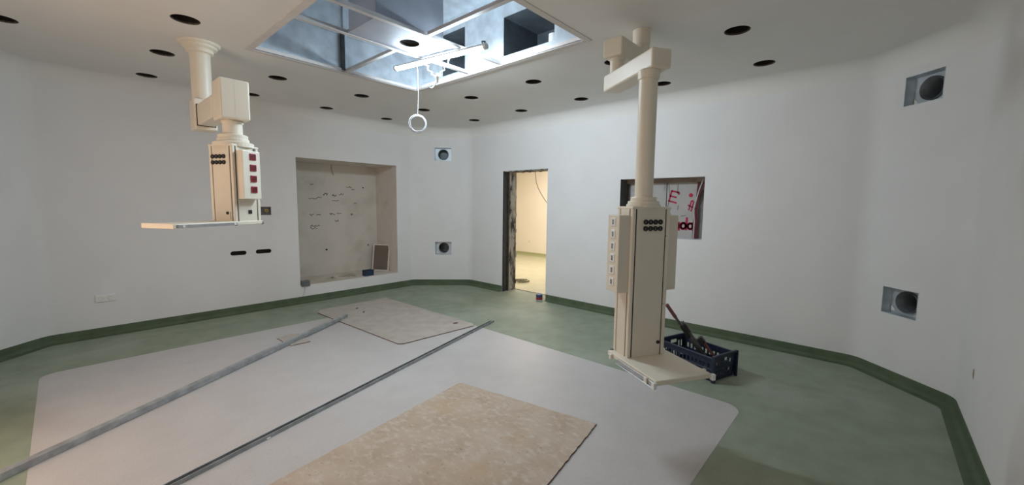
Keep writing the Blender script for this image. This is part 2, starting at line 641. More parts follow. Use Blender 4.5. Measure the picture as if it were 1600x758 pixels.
t = empty('blue_box', (3.63, 6.76, z0 + .003), 'small dark blue open box standing on the niche sill', 'box', rz=radians(4))
b = MB()
b.rbox((-.085, -.05, 0), (.085, -.042, .105), .003)
b.rbox((-.085, .042, 0), (.085, .05, .105), .003)
b.rbox((-.085, -.045, 0), (-.078, .045, .105), .003)
b.rbox((.078, -.045, 0), (.085, .045, .105), .003)
b.rbox((-.083, -.047, 0), (.083, .047, .008), .003)
b.build('tray', M_BLUE, t)
b = MB().rbox((-.09, -.056, .088), (.09, -.048, .108), .003)
b.build('rim', M_BLUE, t)

t = empty('junction_box', (2.508, 6.665, z0 + .003), 'grey junction box with dangling lead on the niche sill left end', 'junction box')
b = MB().rbox((-.065, -.035, -.02), (.065, .035, .075), .006)
b.build('housing', M_BRICK, t)
b = MB().rbox((-.05, -.041, -.008), (.05, -.034, .062), .004)
b.build('cover', M_GALVD, t)
b = MB().tube([(-.02, -.035, .0), (-.025, -.047, -.06), (-.04, -.04, -.12), (-.055, -.04, -.17)], .005)
b.build('lead', M_COIL, t)

t = MB()
random.seed(2)
for k in range(9):
    a = random.uniform(0, pi)
    cx, cy, l, w_ = 3.2 + random.uniform(-.18, .25), 6.98 + random.uniform(-.12, .12), random.uniform(.03, .12), random.uniform(.01, .025)
    ca, sa = cos(a), sin(a)
    t.prism([(cx + ca * p - sa * q, cy + sa * p + ca * q) for p, q in ((-l, -w_), (l, -w_ * .6), (l * .8, w_), (-l * .7, w_ * .8))],
            z0 + .003, z0 + .010)
tag(t.build('plaster_debris', M_BOARD2), 'crumbs of plaster scattered on the niche sill', 'debris', kind='stuff')

# ------------------------------------------------------------------ small things on the left wall
for xa, xb, zc, lab in ((1.527, 1.722, .860, 'black oval slot in the left wall, left one of the pair below the pendant'),
                        (1.838, 2.042, .862, 'black oval slot in the left wall, right one of the pair nearer the niche')):
    t = MB()
    out = stad(xa + .001, xb - .001, zc, .029)
    inn = stad(xa + .006, xb - .006, zc, .024)
    n = len(out)
    yy = [YL + .003, YL + .003, YL + .048]
    vs_ = [(x, yy[0], z) for x, z in out] + [(x, yy[1], z) for x, z in inn] + [(x, yy[2], z) for x, z in inn]
    t.add(vs_, [(i, (i + 1) % n, n + (i + 1) % n, n + i) for i in range(n)] + [(n + i, n + (i + 1) % n, 2 * n + (i + 1) % n, 2 * n + i) for i in range(n)]
          + [list(range(2 * n, 3 * n))])
    tag(t.build('wall_slot', M_VOID), lab, 'wall box', 'black oval slots in the left wall')

t = empty('flush_box', (1.995, YL, 1.4535), 'square grey flush box with brass fitting in the wall right of the left pendant', 'wall box')
b = MB()
hw, hh = .068, .0615
for lo, hi in (((-hw, 0, -hh), (-hw + .006, .058, hh)), ((hw - .006, 0, -hh), (hw, .058, hh)), ((-hw, 0, -hh), (hw, .058, -hh + .006)), ((-hw, 0, hh - .006), (hw, .058, hh))):
    b.box(lo, hi)
b.box((-hw, .05, -hh), (hw, .058, hh))
b.build('back_box', M_BRICK, t)
b = MB().cyl((.015, .05, .005), (.015, .022, .005), .022)
b.build('brass_ring', M_YEL, t)
b = MB().cyl((.015, .024, .005), (.015, .016, .005), .009)
b.build('pin', M_BLACK, t)

t = empty('double_socket', (.272, YL, .445), 'white double wall socket low on the left wall', 'socket')
b = MB().rbox((-.085, -.012, -.042), (.085, .001, .042), .005)
b.build('plate', M_WHITE, t)
for sx in (-.04, .04):
    b = MB()
    b.lathe([(.024, .0), (.022, .004), (.018, .004), (.018, -.006), (.001, -.006)])
    o = b.build('outlet', M_IVORY, t, (sx, -.012, 0))
    o.rotation_euler = (pi / 2, 0, 0)

t = MB().prism([(3.915, 0), (3.935, .012), (3.95, .03), (3.945, .062), (3.92, .075), (3.908, .04)], 0, .002, lambda q: (q[0] + .17, YN + q[2], q[1] + .44))
tag(t.build('wall_stain', M_STAIN), 'small brown stain low on the wall at the right edge', 'stain')

# ------------------------------------------------------------------ duct outlets in the chamfered corners
VL = {(3, 0): 'upper square duct outlet in the far corner wall, high beside the niche', (3, 1): 'lower square duct outlet in the far corner wall, low beside the niche',
      (1, 0): 'upper square duct outlet in the right corner wall, near the ceiling', (1, 1): 'lower square duct outlet in the right corner wall, above the skirting'}
for (wi, k), lab in VL.items():
    u0, u1, z0_, z1_ = VENTS[wi][k]
    d, nin = inward(wi)
    c = OCT[wi] + d * (u0 + u1) / 2
    ang = atan2(d.y, d.x)        # local x along wall, local y = inward
    t = empty('duct_outlet', (c.x, c.y, (z0_ + z1_) / 2), lab, 'air duct', 'square duct outlets in the corner walls', rz=ang)
    hw, hh = (u1 - u0) / 2, (z1_ - z0_) / 2
    b = MB()
    for lo, hi in (((-hw, -.1, -hh), (-hw + .004, .002, hh)), ((hw - .004, -.1, -hh), (hw, .002, hh)),
                   ((-hw, -.1, -hh), (hw, .002, -hh + .004)), ((-hw, -.1, hh - .004), (hw, .002, hh))):
        b.box(lo, hi)
    b.build('frame_box', M_GALV, t)
    b = MB()
    panel(b, rect(-hw, hw, -hh, hh), [(circle(.0, 0, .098), .006)], lambda a, z, dep: (a, -.094 - dep, z))
    b.build('back_plate', M_GALV, t)
    b = MB()
    b.smooth = True
    n = 32
    rings = [(.100, -.094), (.100, -.070), (.096, -.070), (.094, -.34)]
    vs_ = [(r * cos(2 * pi * i / n), y_, r * sin(2 * pi * i / n)) for r, y_ in rings for i in range(n)]
    b.add(vs_, [(q * n + i, q * n + (i + 1) % n, (q + 1) * n + (i + 1) % n, (q + 1) * n + i) for q in range(3) for i in range(n)])
    b.smooth = False
    b.add(vs_, [list(range(3 * n, 4 * n))])
    b.build('round_collar', M_GALVD, t)
    b = MB()      # torn foil tape at a corner
    b.prism([(hw - .05, -hh + .02), (hw - .01, -hh + .015), (hw - .012, -hh + .07), (hw - .03, -hh + .05)], -.093, -.086, lambda q: (q[0], q[2], q[1]))
    b.build('foil_tape', M_WHITE, t)

# ------------------------------------------------------------------ doorway (raw jambs) and the room beyond
t = empty('door_1', (XR, 4.5, 0), 'raw', 'door')
for k in ('label', 'category'):
    del t[k]
struct(t, 'raw doorway opening without door leaf')
b = MB()
b.box((.135, .470, 0), (.33, .498, DOOR[2]))
random.seed(11)
for k in range(46):
    z = random.uniform(.02, 2.12)
    x = random.uniform(.14, .31)
    s1, s2 = random.uniform(.015, .05), random.uniform(.02, .09)
    b.rbox((x, .470 - random.uniform(.004, .02), z), (min(x + s1, .335), .475, min(z + s2, 2.16)), .006)
b.build('mortar_jamb', M_MORTAR, t)
b = MB()
b.box((.0, .462, 0), (.03, .499, DOOR[2]))
b.box((.03, .480, 0), (.105, .499, DOOR[2]))
b.box((.105, .462, 0), (.135, .499, DOOR[2]))
b.build('steel_profile', M_DARKSTEEL, t)
b = MB()
b.box((.002, -.498, DOOR[2] - .010), (.33, .470, DOOR[2] - .001))
for k in range(24):
    y = -.48 + k * .038
    b.rbox((random.uniform(.0, .1), y, DOOR[2] - random.uniform(.012, .026)), (random.uniform(.15, .3), y + random.uniform(.02, .05), DOOR[2] - .006), .004)
b.build('rough_head', M_MORTAR, t)
b = MB().box((.002, -.499, 0), (.33, -.490, DOOR[2] - .02))
b.build('plaster_jamb', M_WALL, t)

NX0, NX1, NY0, NY1 = XR + .33, 9.65, 3.2, 9.6
b = MB()
b.box((NX0 - .02, NY0 - .1, -.06), (NX1 + .1, NY1 + .1, 0))
struct(b.build('floor_next_room', M_NFLOOR))
b = MB()
b.box((NX0, NY0, 3.0), (NX1, NY1, 3.06))
struct(b.build('ceiling_next_room', M_NWALL))
b = MB().box((NX1, NY0 - .1, -.02), (NX1 + .1, NY1 + .1, 3.05))
struct(b.build('wall_next_room_far', M_NWALL))
b = MB().box((NX0, NY0 - .1, -.02), (NX1, NY0, 3.05))
struct(b.build('wall_next_room_right', M_NWALL))
b = MB().box((NX0, NY1, -.02), (NX1, NY1 + .1, 3.05))
struct(b.build('wall_next_room_left', M_NWALL))
b = MB()
panel(b, [(NY0, -.02), (DOOR[0], -.02), (DOOR[0], DOOR[2]), (DOOR[1], DOOR[2]), (DOOR[1], -.02), (NY1, -.02), (NY1, 3.02), (NY0, 3.02)], [],
      lambda a, z, d_: (NX0 + d_, a, z))
struct(b.build('wall_next_room_near', M_NWALL))
b = MB().prism([(0, 0), (-.07, 0), (-.04, .012), (-.018, .04), (-.012, .1), (0, .1)], NY0, NY1, lambda q: (NX1 + q[0], q[2], q[1]))
struct(b.build('baseboard_next_room', M_NSKIRT))

b = MB().tube([(6.35, 5.16, 3.0), (6.35, 5.14, 2.6), (6.35, 5.119, 2.318), (6.35, 5.108, 2.17), (6.35, 5.081, 2.026), (6.35, 5.03, 1.91), (6.35, 4.963, 1.81),
               (6.35, 4.89, 1.715), (6.35, 4.816, 1.635), (6.35, 4.70, 1.55), (6.35, 4.55, 1.50)], .007)
tag(b.build('hanging_wire', M_GREYCABLE), 'thin grey wire hanging down in the room beyond the doorway', 'cable')
random.seed(7)
pts = []
for k in range(90):
    a = k * .42
    rr = .075 + .05 * sin(k * .31) + .015 * sin(k * 1.3)
    pts.append((6.22 + rr * 1.2 * cos(a) + .06 * sin(k * .05), 5.33 + rr * 1.3 * sin(a) - .06 * cos(k * .07), .012 + .016 * (k % 9) / 9 + .012 * (k / 90)))
b = MB().tube(pts, .006, 6)
tag(b.build('cable_heap', M_HEAP), 'tangled heap of dark cable on the floor beyond the doorway', 'cable')
t = empty('wall_socket', (NX1, 7.95, .45), 'small white socket on the cream wall of the room beyond', 'socket', rz=-pi / 2)
b = MB().rbox((-.04, -.012, -.04), (.04, .001, .04), .005)
b.build('plate', M_IVORY, t)
b = MB()
b.lathe([(.024, .0), (.022, .003), (.018, .003), (.018, -.006), (.001, -.006)])
o = b.build('outlet', M_NSKIRT, t, (0, -.012, 0))
o.rotation_euler = (pi / 2, 0, 0)

t = empty('paint_tin', (5.235, 4.085, 0), 'small blue and red tin on the floor by the right side of the doorway', 'tin')
b = MB()
b.lathe([(.001, .002), (.052, .002), (.054, .0), (.055, .004), (.053, .008), (.053, .102), (.055, .106), (.053, .110), (.049, .108), (.049, .012), (.001, .012)])
b.build('can', M_GALV, t)
b = MB().lathe([(.0535, .058), (.0545, .058), (.0545, .098), (.0535, .098)])
b.build('blue_label', M_TINBLUE, t)
b = MB().lathe([(.0535, .012), (.0545, .012), (.0545, .0575), (.0535, .0575)])
b.build('red_label', M_TINRED, t)

# ------------------------------------------------------------------ unglazed window opening with graffiti board
t = bpy.data.objects.new('window_1', None)
COL.objects.link(t)
t.location = (XR, (WIN[0] + WIN[1]) / 2, (WIN[2] + WIN[3]) / 2)
struct(t, 'unglazed window opening backed with rough boards')
hw, hh = (WIN[1] - WIN[0]) / 2, (WIN[3] - WIN[2]) / 2
b = MB().box((.25, -hw - .1, -hh - .1), (.30, hw + .1, hh + .1))
b.build('rear_masonry', M_BRICK, t)
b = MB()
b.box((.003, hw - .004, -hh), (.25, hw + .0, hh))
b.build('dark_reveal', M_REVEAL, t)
b = MB()
b.box((.10, -hw, hh - .004), (.25, hw, hh))
b.box((.19, -hw, hh - .055), (.249, hw, hh - .004))
b.build('lintel', M_BROWN, t)

t = empty('graffiti_board', (XR + .235, 0, 0), 'white board with red spray paint lettering inside the window opening', 'board')
b = MB()
b.box((-.012, WIN[0] + .135, WIN[2]), (.014, 2.14, WIN[3] - .055))
b.box((-.016, 2.15, WIN[2]), (.012, WIN[1] - .05, WIN[3] - .055))
b.build('panel', M_WHITEBD, t)
gb = lambda a, z, dd: (-.012 - dd, a, z)
# strokes are laid out in (right, up) metres from a corner, mapped to -y
def arc(cx, cz, rx, rz_, a0, a1, n=10):
    return [(cx + rx * cos(radians(a0 + (a1 - a0) * i / n)), cz + rz_ * sin(radians(a0 + (a1 - a0) * i / n))) for i in range(n + 1)]


def glyph(cx, cz, rot, strokes, w_):
    g = MB()
    for st in strokes:
        q = []
        for x, z in st:
            xr, zr = x * cos(rot) - z * sin(rot), x * sin(rot) + z * cos(rot)
            q.append((cx - xr, cz + zr))
        stroke(g, q, w_, gb, 0, .0025)
    g.build('painted_letter', M_PAINTRED, t)


glyph(2.045, 1.715, radians(-14), [[(.05, .07), (-.05, .07), (-.05, -.07), (.05, -.07)], [(-.05, 0), (.03, 0)], [(.03, .07), (.055, .05)]], .022)
MB().prism(circle(1.825, 1.735, .027, 16), 0, .0025, lambda q: gb(*q)).build('painted_dot', M_PAINTRED, t)
glyph(1.825, 1.60, radians(-8), [[(.0, .06), (-.012, -.06)], [(.03, .05), (.02, -.07)], [(-.03, .0), (.03, -.02)]], .017)
MB().prism(circle(1.80, 1.66, .013, 12), 0, .0025, lambda q: gb(*q)).build('painted_dot', M_PAINTRED, t)
glyph(2.000, 1.325, 0, [arc(0, 0, .034, .038, 20, 340), [(.04, .045), (.04, -.05)]], .029)
glyph(1.905, 1.33, 0, [arc(0, 0, .034, .040, 0, 360), [(.042, .105), (.042, -.045)]], .029)
glyph(1.815, 1.33, 0, [arc(0, 0, .032, .038, 0, 360), [(.036, .045), (.036, -.05)]], .027)
for q in ([(2.12, 1.88), (2.1, 1.70), (2.13, 1.55), (2.06, 1.45), (1.98, 1.42)], [(2.0, 1.88), (2.0, 1.76)], [(1.98, 1.60), (1.99, 1.54)], [(1.94, 1.46), (1.88, 1.47)]):
    g = MB()
    stroke(g, q, .007, gb)
    g.build('crack', M_MARK, t)

t = empty('cable_bundle', (XR, 0, 0), 'bundle of dark red cables running down the right side of the window opening', 'cable')
for k, (ya, yb_, yc, xx) in enumerate(((1.640, 1.752, 1.742, .205), (1.672, 1.768, 1.757, .195), (1.735, 1.748, 1.770, .212), (1.715, 1.735, 1.727, .21))):
    b = MB().tube([(xx, ya, WIN[3] - .01), (xx - .01, (ya + yb_) / 2, 1.78), (xx - .01, yb_, 1.56), (xx, yc, 1.40), (xx, yc + .003, WIN[2] + .004)], .009, 8)
    b.build('cable', M_CABRED if k != 1 else M_COIL, t)

# ------------------------------------------------------------------ recess above the ceiling opening
RX0, RX1, RY0, RY1 = OP
ZT = 3.72
mb = MB()
panel(mb, rect(RY0, RY1, H + .005, ZT), [(rect(2.31, 2.95, 3.095, 3.475), .006), (rect(3.54, 3.94, 3.088, 3.55), .006)], lambda a, z, d_: (RX1 + d_, a, z))
mb.box((RX0 - .02, RY0, H + .005), (RX0, RY1, ZT))
mb.box((RX0, RY0 - .02, H + .005), (RX1, RY0, ZT))
mb.box((RX0, RY1, H + .005), (RX1, RY1 + .02, ZT))
mb.box((RX0 - .02, RY0 - .02, ZT), (RX1 + .02, RY1 + .02, ZT + .02))
# folded seams of the sheet metal
mb.box((2.155, RY1 - .03, H + .02), (2.185, RY1, ZT))
mb.box((RX0, RY1 - .012, 3.40), (RX1, RY1, 3.43))
mb.box((RX1 - .012, RY0, 3.60), (RX1, RY1, 3.63))
struct(mb.build('ceiling_recess', M_GALV))
mb = MB()
for a0, a1, c0, c1, dp in ((2.31, 2.95, 3.095, 3.475, .55), (3.54, 3.94, 3.088, 3.55, .35)):
    x0_, x1_ = RX1 + .006, RX1 + dp
    mb.box((x0_, a0 - .01, c0 - .01), (x1_, a0, c1 + .01))
    mb.box((x0_, a1, c0 - .01), (x1_, a1 + .01, c1 + .01))
    mb.box((x0_, a0, c0 - .01), (x1_, a1, c0))
    mb.box((x0_, a0, c1), (x1_, a1, c1 + .01))
    mb.box((x1_, a0 - .01, c0 - .01), (x1_ + .01, a1 + .01, c1 + .01))
struct(mb.build('trim_3', M_DUCTIN), 'dark duct stubs behind the side openings of the ceiling recess')
mb = MB()
mb.box((2.12, RY1 - .05, H + .02), (2.158, RY1 - .02, 3.42))
struct(mb.build('trim_2', M_DARKSTEEL), 'dark vertical angle in the recess far wall')

mb = MB()
fwid = .045
for lo, hi in (((RX0 - .01, RY0 - .01), (RX0 + fwid, RY1 + .01)), ((RX1 - fwid, RY0 - .01), (RX1 + .01, RY1 + .01)),
               ((RX0 + fwid, RY0 - .01), (RX1 - fwid, RY0 + fwid)), ((RX0 + fwid, RY1 - fwid), (RX1 - fwid, RY1 + .01))):
    mb.box((*lo, H - .006), (*hi, H + .006))
for lo, hi in (((RX0 + fwid - .006, RY0 + fwid), (RX0 + fwid, RY1 - fwid)), ((RX1 - fwid, RY0 + fwid), (RX1 - fwid + .006, RY1 - fwid)),
               ((RX0 + fwid, RY0 + fwid - .006), (RX1 - fwid, RY0 + fwid)), ((RX0 + fwid, RY1 - fwid), (RX1 - fwid, RY1 - fwid + .006))):
    mb.box((*lo, H), (*hi, H + .04))
struct(mb.build('trim_1', M_FRAME), 'pale metal frame around the ceiling opening')

t = empty('ceiling_grid', (2.175, 3.19, H), 'pale steel bars crossing the square ceiling opening', 'grid')
gx0, gx1, gy0, gy1 = RX0 + fwid - 2.175, RX1 - fwid - 2.175, RY0 + fwid - 3.19, RY1 - fwid - 3.19
for lo, hi in (((gx0, .210), (gx1, .250)), ((gx0, -.260), (gx1, -.220)), ((-.030, .25), (.010, gy1)), ((-.030, gy0), (.010, -.26))):
    b = MB()
    b.box((*lo, .001), (*hi, .006))
    if hi[0] - lo[0] > hi[1] - lo[1]:
        m_ = (lo[1] + hi[1]) / 2
        b.box((lo[0], m_ - .006, .006), (hi[0], m_ + .006, .038))
    else:
        m_ = (lo[0] + hi[0]) / 2
        b.box((m_ - .006, lo[1], .006), (m_ + .006, hi[1], .038))
    b.build('grid_bar', M_BAR, t)

t = empty('lamp_mount_box', (2.16, 3.185, H + .008), 'galvanised box column in the middle of the ceiling opening with a round hole', 'duct box')
b = MB().box((-.455, -.215, .03), (.10, .215, ZT - H - .01))
b.box((.10, -.19, .03), (.22, .10, ZT - H - .01))
b.build('column', M_PLATE, t)
b = MB()
panel(b, rect(-.465, .455, -.225, .222), [(circle(0, .01, .088, 28), .02)], lambda a, c_, d_: (a, c_, d_))
b.box((-.465, -.225, .001), (-.455, .222, .03))
b.box((.445, -.225, .001), (.455, .222, .03))
b.build('bottom_plate', M_PLATE, t)
b = MB().lathe([(.088, .004), (.085, .004), (.085, .025), (.001, .025)], (0, .01, 0))
b.build('hole_cap', M_VOID, t)

t = empty('white_roll', (3.42, 2.50, 3.098), 'white rolled sheets standing in the dark side opening above the ceiling', 'roll')
for k, (x, y, r, h_) in enumerate(((0, -.055, .045, .17), (.0, .045, .05, .20))):
    b = MB()
    b.lathe([(r, 0), (r, h_), (r - .006, h_), (r - .006, .004), (r - .02, .004), (r - .02, h_ - .004), (r - .025, h_ - .004), (r - .025, 0)], (x, y, 0), smooth=False)
    b.build('sheet_roll', M_WHITE, t)
t = empty('wall_hook', (RX1, 3.222, 3.285), 'tiny dark hook on the recess wall beside the glowing tube', 'hook')
b = MB().tube([(.0, 0, .02), (-.03, 0, .02), (-.045, 0, .01), (-.045, -.01, -.012), (-.035, -.02, -.02)], .006)
b.build('hook', M_DARKSTEEL, t)
b = MB().cyl((-.004, 0, .02), (.0, 0, .02), .012)
b.build('rosette', M_DARKSTEEL, t)

# LED tube hung under the bars
TA, TB_ = V((2.383, 3.790, 2.970)), V((2.575, 2.640, 2.970))
td = (TB_ - TA).normalized()
TL = (TB_ - TA).length
t = empty('led_tube_light', TA, 'glowing white fluorescent tube strung across the ceiling opening', 'lamp', rz=atan2(td.y, td.x))
# half of the tube is a white diffuser, the other half its opaque back; rolled a little towards the door wall
ROLL_T = radians(24)


def half_tube(a0, a1, r, n=14, back=False):
    b = MB()
    ring_ = []
    for i in range(n + 1):
        a = radians(a0 + (a1 - a0) * i / n) + ROLL_T
        ring_.append((r * sin(a), -r * cos(a)))
    m = len(ring_)
    vs_ = [(x, y, z) for x in (.03, TL - .03) for y, z in ring_]
    b.smooth = True
    b.add(vs_, [(i, i + 1, m + i + 1, m + i) for i in range(m - 1)])
    b.smooth = False
    if back:
        b.add(vs_, [(0, m - 1, 2 * m - 1, m), list(range(m)), list(range(m, 2 * m))])
    return b


half_tube(-112, 112, .026).build('tube', M_TUBE, t)  # radius thickened so the tube's shape includes its glow
half_tube(113, 247, .0256, back=True).build('tube_back', M_WHITE, t)
for a, c_ in ((0, .032), (TL - .032, TL)):
    b = MB().cyl((a, 0, 0), (c_, 0, 0), .0270, seg=20)
    b.build('end_cap', M_WHITE, t)
for a in (.36, .82):
    b = MB().tube([(a, .0280 * cos(q), .0280 * sin(q)) for q in [i * 2 * pi / 16 for i in range(16)]], .003, 6, closed=True)
    b.build('tie_wrap', M_WHITE, t)
rzi = Matrix.Rotation(-atan2(td.y, td.x), 3, 'Z')
L_ = lambda p: rzi @ (V(p) - TA)
plug = V((2.486, 3.217, 2.789))
p1 = TA.lerp(TB_, .36) - V((0, 0, .026))
p2 = TA.lerp(TB_, .64) - V((0, 0, .026))


def sag(a, b_, dz, n=10, wob=0.0):
    a, b_ = V(a), V(b_)
    return [a.lerp(b_, i / n) + V((wob * sin(i * 1.9), wob * cos(i * 2.3) - wob, -dz * 4 * (i / n) * (1 - i / n))) for i in range(n + 1)]


frame_pt = V((3.04, 4.10, 2.990))
b = MB().tube([L_(q) for q in sag(p1, plug, .03, wob=.012)], .006)
b.tube([L_(q) for q in sag(plug, p2, .0, wob=.010)], .006)
b.tube([L_(q) for q in sag(plug, frame_pt, .05)], .005)
b.build('power_cable', M_CABLE, t)
b = MB().cyl(L_(plug + V((-.02, -.03, .02))), L_(plug + V((.03, .045, -.025))), .017, .011, 14)
b.build('plug', M_WHITE, t)

# cable coil on a long lead
ct = TA.lerp(TB_, .27) - V((0, 0, .032))
cc = V((ct.x, ct.y, 2.385))
t = empty('cable_coil', cc, 'white cable coil hanging on a thin lead below the ceiling opening', 'cable coil')
face = V((-cc.x, -cc.y)).normalized()
sd = V((-face.y, face.x))
pts = []
NT = 150
for k in range(NT + 1):
    a = pi / 2 + 2 * pi * 5 * k / NT
    rr = .082 + .008 * sin(a * .37 + 1) + .004 * cos(a * 1.21)
    off = .012 * sin(a * .29) + .006 * cos(a * .8)
    pts.append((sd.x * rr * cos(a) + face.x * off, sd.y * rr * cos(a) + face.y * off, rr * sin(a)))
b = MB().tube(pts, .0036, 7)
b.build('coil', M_COIL, t)
top = V(pts[0])
b = MB().tube([top, top + V((.012, .006, .10)), V((.02, .01, .33)), V((.012, .006, .52)), V((0, 0, ct.z - cc.z + .004))], .0032, 6)
b.build('lead', M_COIL, t)

# ------------------------------------------------------------------ pendants


def gas_outlet(parent, loc):
    """round outlet facing local -y, ring plus dark centre; returns nothing"""
    b = MB()
    n = 18
    rg = [(.0165, 0.0), (.0165, -.006), (.0125, -.006), (.0125, .001)]
    vs_ = [(r * cos(2 * pi * i / n), y_, r * sin(2 * pi * i / n)) for r, y_ in rg for i in range(n)]
    b.add(vs_, [(q * n + i, q * n + (i + 1) % n, (q + 1) * n + (i + 1) % n, (q + 1) * n + i) for q in range(3) for i in range(n)])
    b.mat(1)
    b.cyl((0, .0, 0), (0, -.003, 0), .0125, seg=n)
    b.mat(2)
    b.box((-.003, -.0055, -.008), (.001, -.003, .008))
    return b.build('gas_outlet', [M_GROOVE, M_BLACK, M_GALVD], parent, loc)


def column_body(root, w_, d_, z0_, z1_, post=.034, gap=.008):
    """core, four side panels and four corner posts; local origin at the body axis, front = -y"""
    hw, hd = w_ / 2, d_ / 2
    MB().box((-hw + .006, -hd + .006, z0_), (hw - .006, hd - .006, z1_)).build('core', M_GROOVE, root)
    p = post
    for nm, lo, hi in (('front_panel', (-hw + p, -hd, z0_), (hw - p, -hd + .01, z1_)), ('rear_panel', (-hw + p, hd - .01, z0_), (hw - p, hd, z1_)),
                       ('side_panel', (-hw, -hd + p, z0_), (-hw + .01, hd - p, z1_)), ('side_panel', (hw - .01, -hd + p, z0_), (hw, hd - p, z1_))):
        MB().rbox(lo, hi, .003, 1).build(nm, M_CREAM2, root)
    q = p - gap
    for sx in (-1, 1):
        for sy in (-1, 1):
            x0_, y0_ = sx * hw, sy * hd
            b = MB()
            b.rbox((min(x0_, x0_ - sx * q), min(y0_, y0_ - sy * q), z0_), (max(x0_, x0_ - sx * q), max(y0_, y0_ - sy * q), z1_), .007, 2)
            b.build('corner_post', M_CREAM, root)
    MB().rbox((-hw - .002, -hd - .002, z1_ - .004), (hw + .002, hd + .002, z1_ + .012), .004).build('top_plate', M_CREAM, root)


# ---- left pendant: mount (0.916, 4.63), single arm towards -y, body axis (0.965, 3.94)
t = empty('medical_pendant', (.917, 4.632, H), 'cream ceiling pendant with red sockets on its raised column, in front of the left wall', 'medical pendant', 'cream medical supply pendants')
b = MB()
b.lathe([(.001, -.001), (.158, -.001), (.158, -.012), (.146, -.022), (.132, -.026), (.132, -.044), (.118, -.052), (.104, -.058), (.104, -.086), (.082, -.094), (.078, -.094)], smooth=False)
b.build('ceiling_flange', M_CREAM, t)
b = MB().cyl((0, 0, -.002), (0, 0, -.50), .0775, seg=36)
b.build('support_tube', M_CREAM, t)
b = MB().rbox((-.085, -.095, -.772), (.085, .095, -.500), .014, 3)
b.build('joint_block', M_CREAM, t)
b = MB().box((-.070, -.099, -.742), (.070, -.085, -.552))
b.build('joint_seam', M_GROOVE, t)
b = MB().rbox((-.064, -.60, -.736), (.064, -.08, -.558), .008, 2)
b.build('arm', M_CREAM, t)
bx, by = .965 - .917, 3.930 - 4.632
b = MB().rbox((bx - .102, by - .115, -.760), (bx + .102, by + .12, -.452), .014, 3)
b.box((bx - .002, by - .1155, -.752), (bx + .002, by - .11, -.46))
b.build('end_block', M_CREAM, t)
b = MB().cyl((bx, by, -.755), (bx, by, -.90), .069, seg=36)
b.lathe([(.074, -.765), (.076, -.770), (.076, -.785), (.069, -.787)], (bx, by, 0))
b.build('swivel_tube', M_CREAM, t)
b = MB()
b.lathe([(.069, -.868), (.098, -.872), (.104, -.878), (.104, -.905), (.108, -.905), (.112, -.910), (.112, -.928), (.135, -.934), (.142, -.940), (.142, -.972)], (bx, by, 0))
b.build('body_flange', M_CREAM, t)
bd = sub('column_body', t, (bx, by, -H), radians(27))
W_, D_ = .238, .238
Z0, Z1 = 1.432, 2.030
column_body(bd, W_, D_, Z0, Z1)
# outlets on the face towards -x (front-left): rotate a holder so its -y is that face
hl = sub('outlet_panel', bd, (-W_ / 2, 0, 0), -pi / 2)
for r_ in range(2):
    for k in range(4):
        gas_outlet(hl, (-.075 + .037 * k, -.001, 1.945 - .046 * r_))
b = MB().cyl((0, 0, 0), (0, -.006, 0), .012, seg=16)
b.build('key_lock', M_BLACK, hl, (.045, 0, 1.500))
b = MB().box((.007, -.0015, 1.45), (.0095, .004, 1.51))
b.build('seam', M_GROOVE, hl, (.065, 0, 0))
# socket box on the -y face
sb = sub('socket_box', bd, (-.006, -D_ / 2, 1.612))
b = MB().rbox((-.080, -.062, 0), (.082, .002, .385), .006, 2)
b.build('housing', M_CREAM, sb)
for k in range(4):
    b = MB()
    b.rbox((-.027, -.008, -.026), (.027, .001, .026), .003)
    b.mat(1)
    n = 20
    rg = [(.021, -.0085), (.0205, -.0095), (.018, -.0095), (.018, -.0083)]
    vs_ = [(r * cos(2 * pi * i / n), y_, r * sin(2 * pi * i / n)) for r, y_ in rg for i in range(n)]
    b.add(vs_, [(q * n + i, q * n + (i + 1) % n, (q + 1) * n + (i + 1) % n, (q + 1) * n + i) for q in range(3) for i in range(n)] + [list(range(3 * n, 4 * n))])
    for sx in (-.008, .008):
        b.cyl((sx, -.0105, 0), (sx, -.008, 0), .0025, seg=8)
    o = b.build('red_socket', [M_RED, M_REDD], sb, (.012, -.062, .338 - .087 * k))
b = MB().rbox((-.016, -.006, -.016), (.016, .001, .016), .003)
b.build('rocker_switch', M_BLACK, bd, (.015, -D_ / 2, 1.508))
b = MB().rbox((-.004, -.004, -.02), (.004, .001, .02), .001)
b.build('latch', M_BLACK, bd, (.073, -D_ / 2, 2.004))
# shelf sticking out towards -x
sh = sub('shelf', bd, (0, 0, 1.405))
b = MB().rbox((-.590, -.135, .0), (.125, .135, .030), .006, 2)
b.build('shelf_board', M_CREAM, sh)
for sy in (-1, 1):
    b = MB()
    y0_ = sy * .1365
    b.rbox((-.575, min(y0_, y0_ + sy * .012), .001), (-.125, max(y0_, y0_ + sy * .012), .024), .002, 1)
    b.build('side_rail', M_ALU, sh)
    for xx in (-.535, -.15):
        b = MB().cyl((xx, y0_ + sy * .011, .013), (xx, y0_ + sy * .016, .013), .009, seg=14)
        b.build('bolt', M_WHITE, sh)
b = MB().rbox((-.606, -.150, -.003), (-.588, .150, .033), .005, 2)
b.build('front_edge', M_CREAM, sh)
for sx, sy in ((-.125, -.128), (.118, -.128), (.118, .128), (-.125, .128)):
    b = MB().rbox((sx - .008, sy - .008, -.003), (sx + .008, sy + .008, .022), .002, 1)
    b.build('foot_screw', M_GALVD, sh)

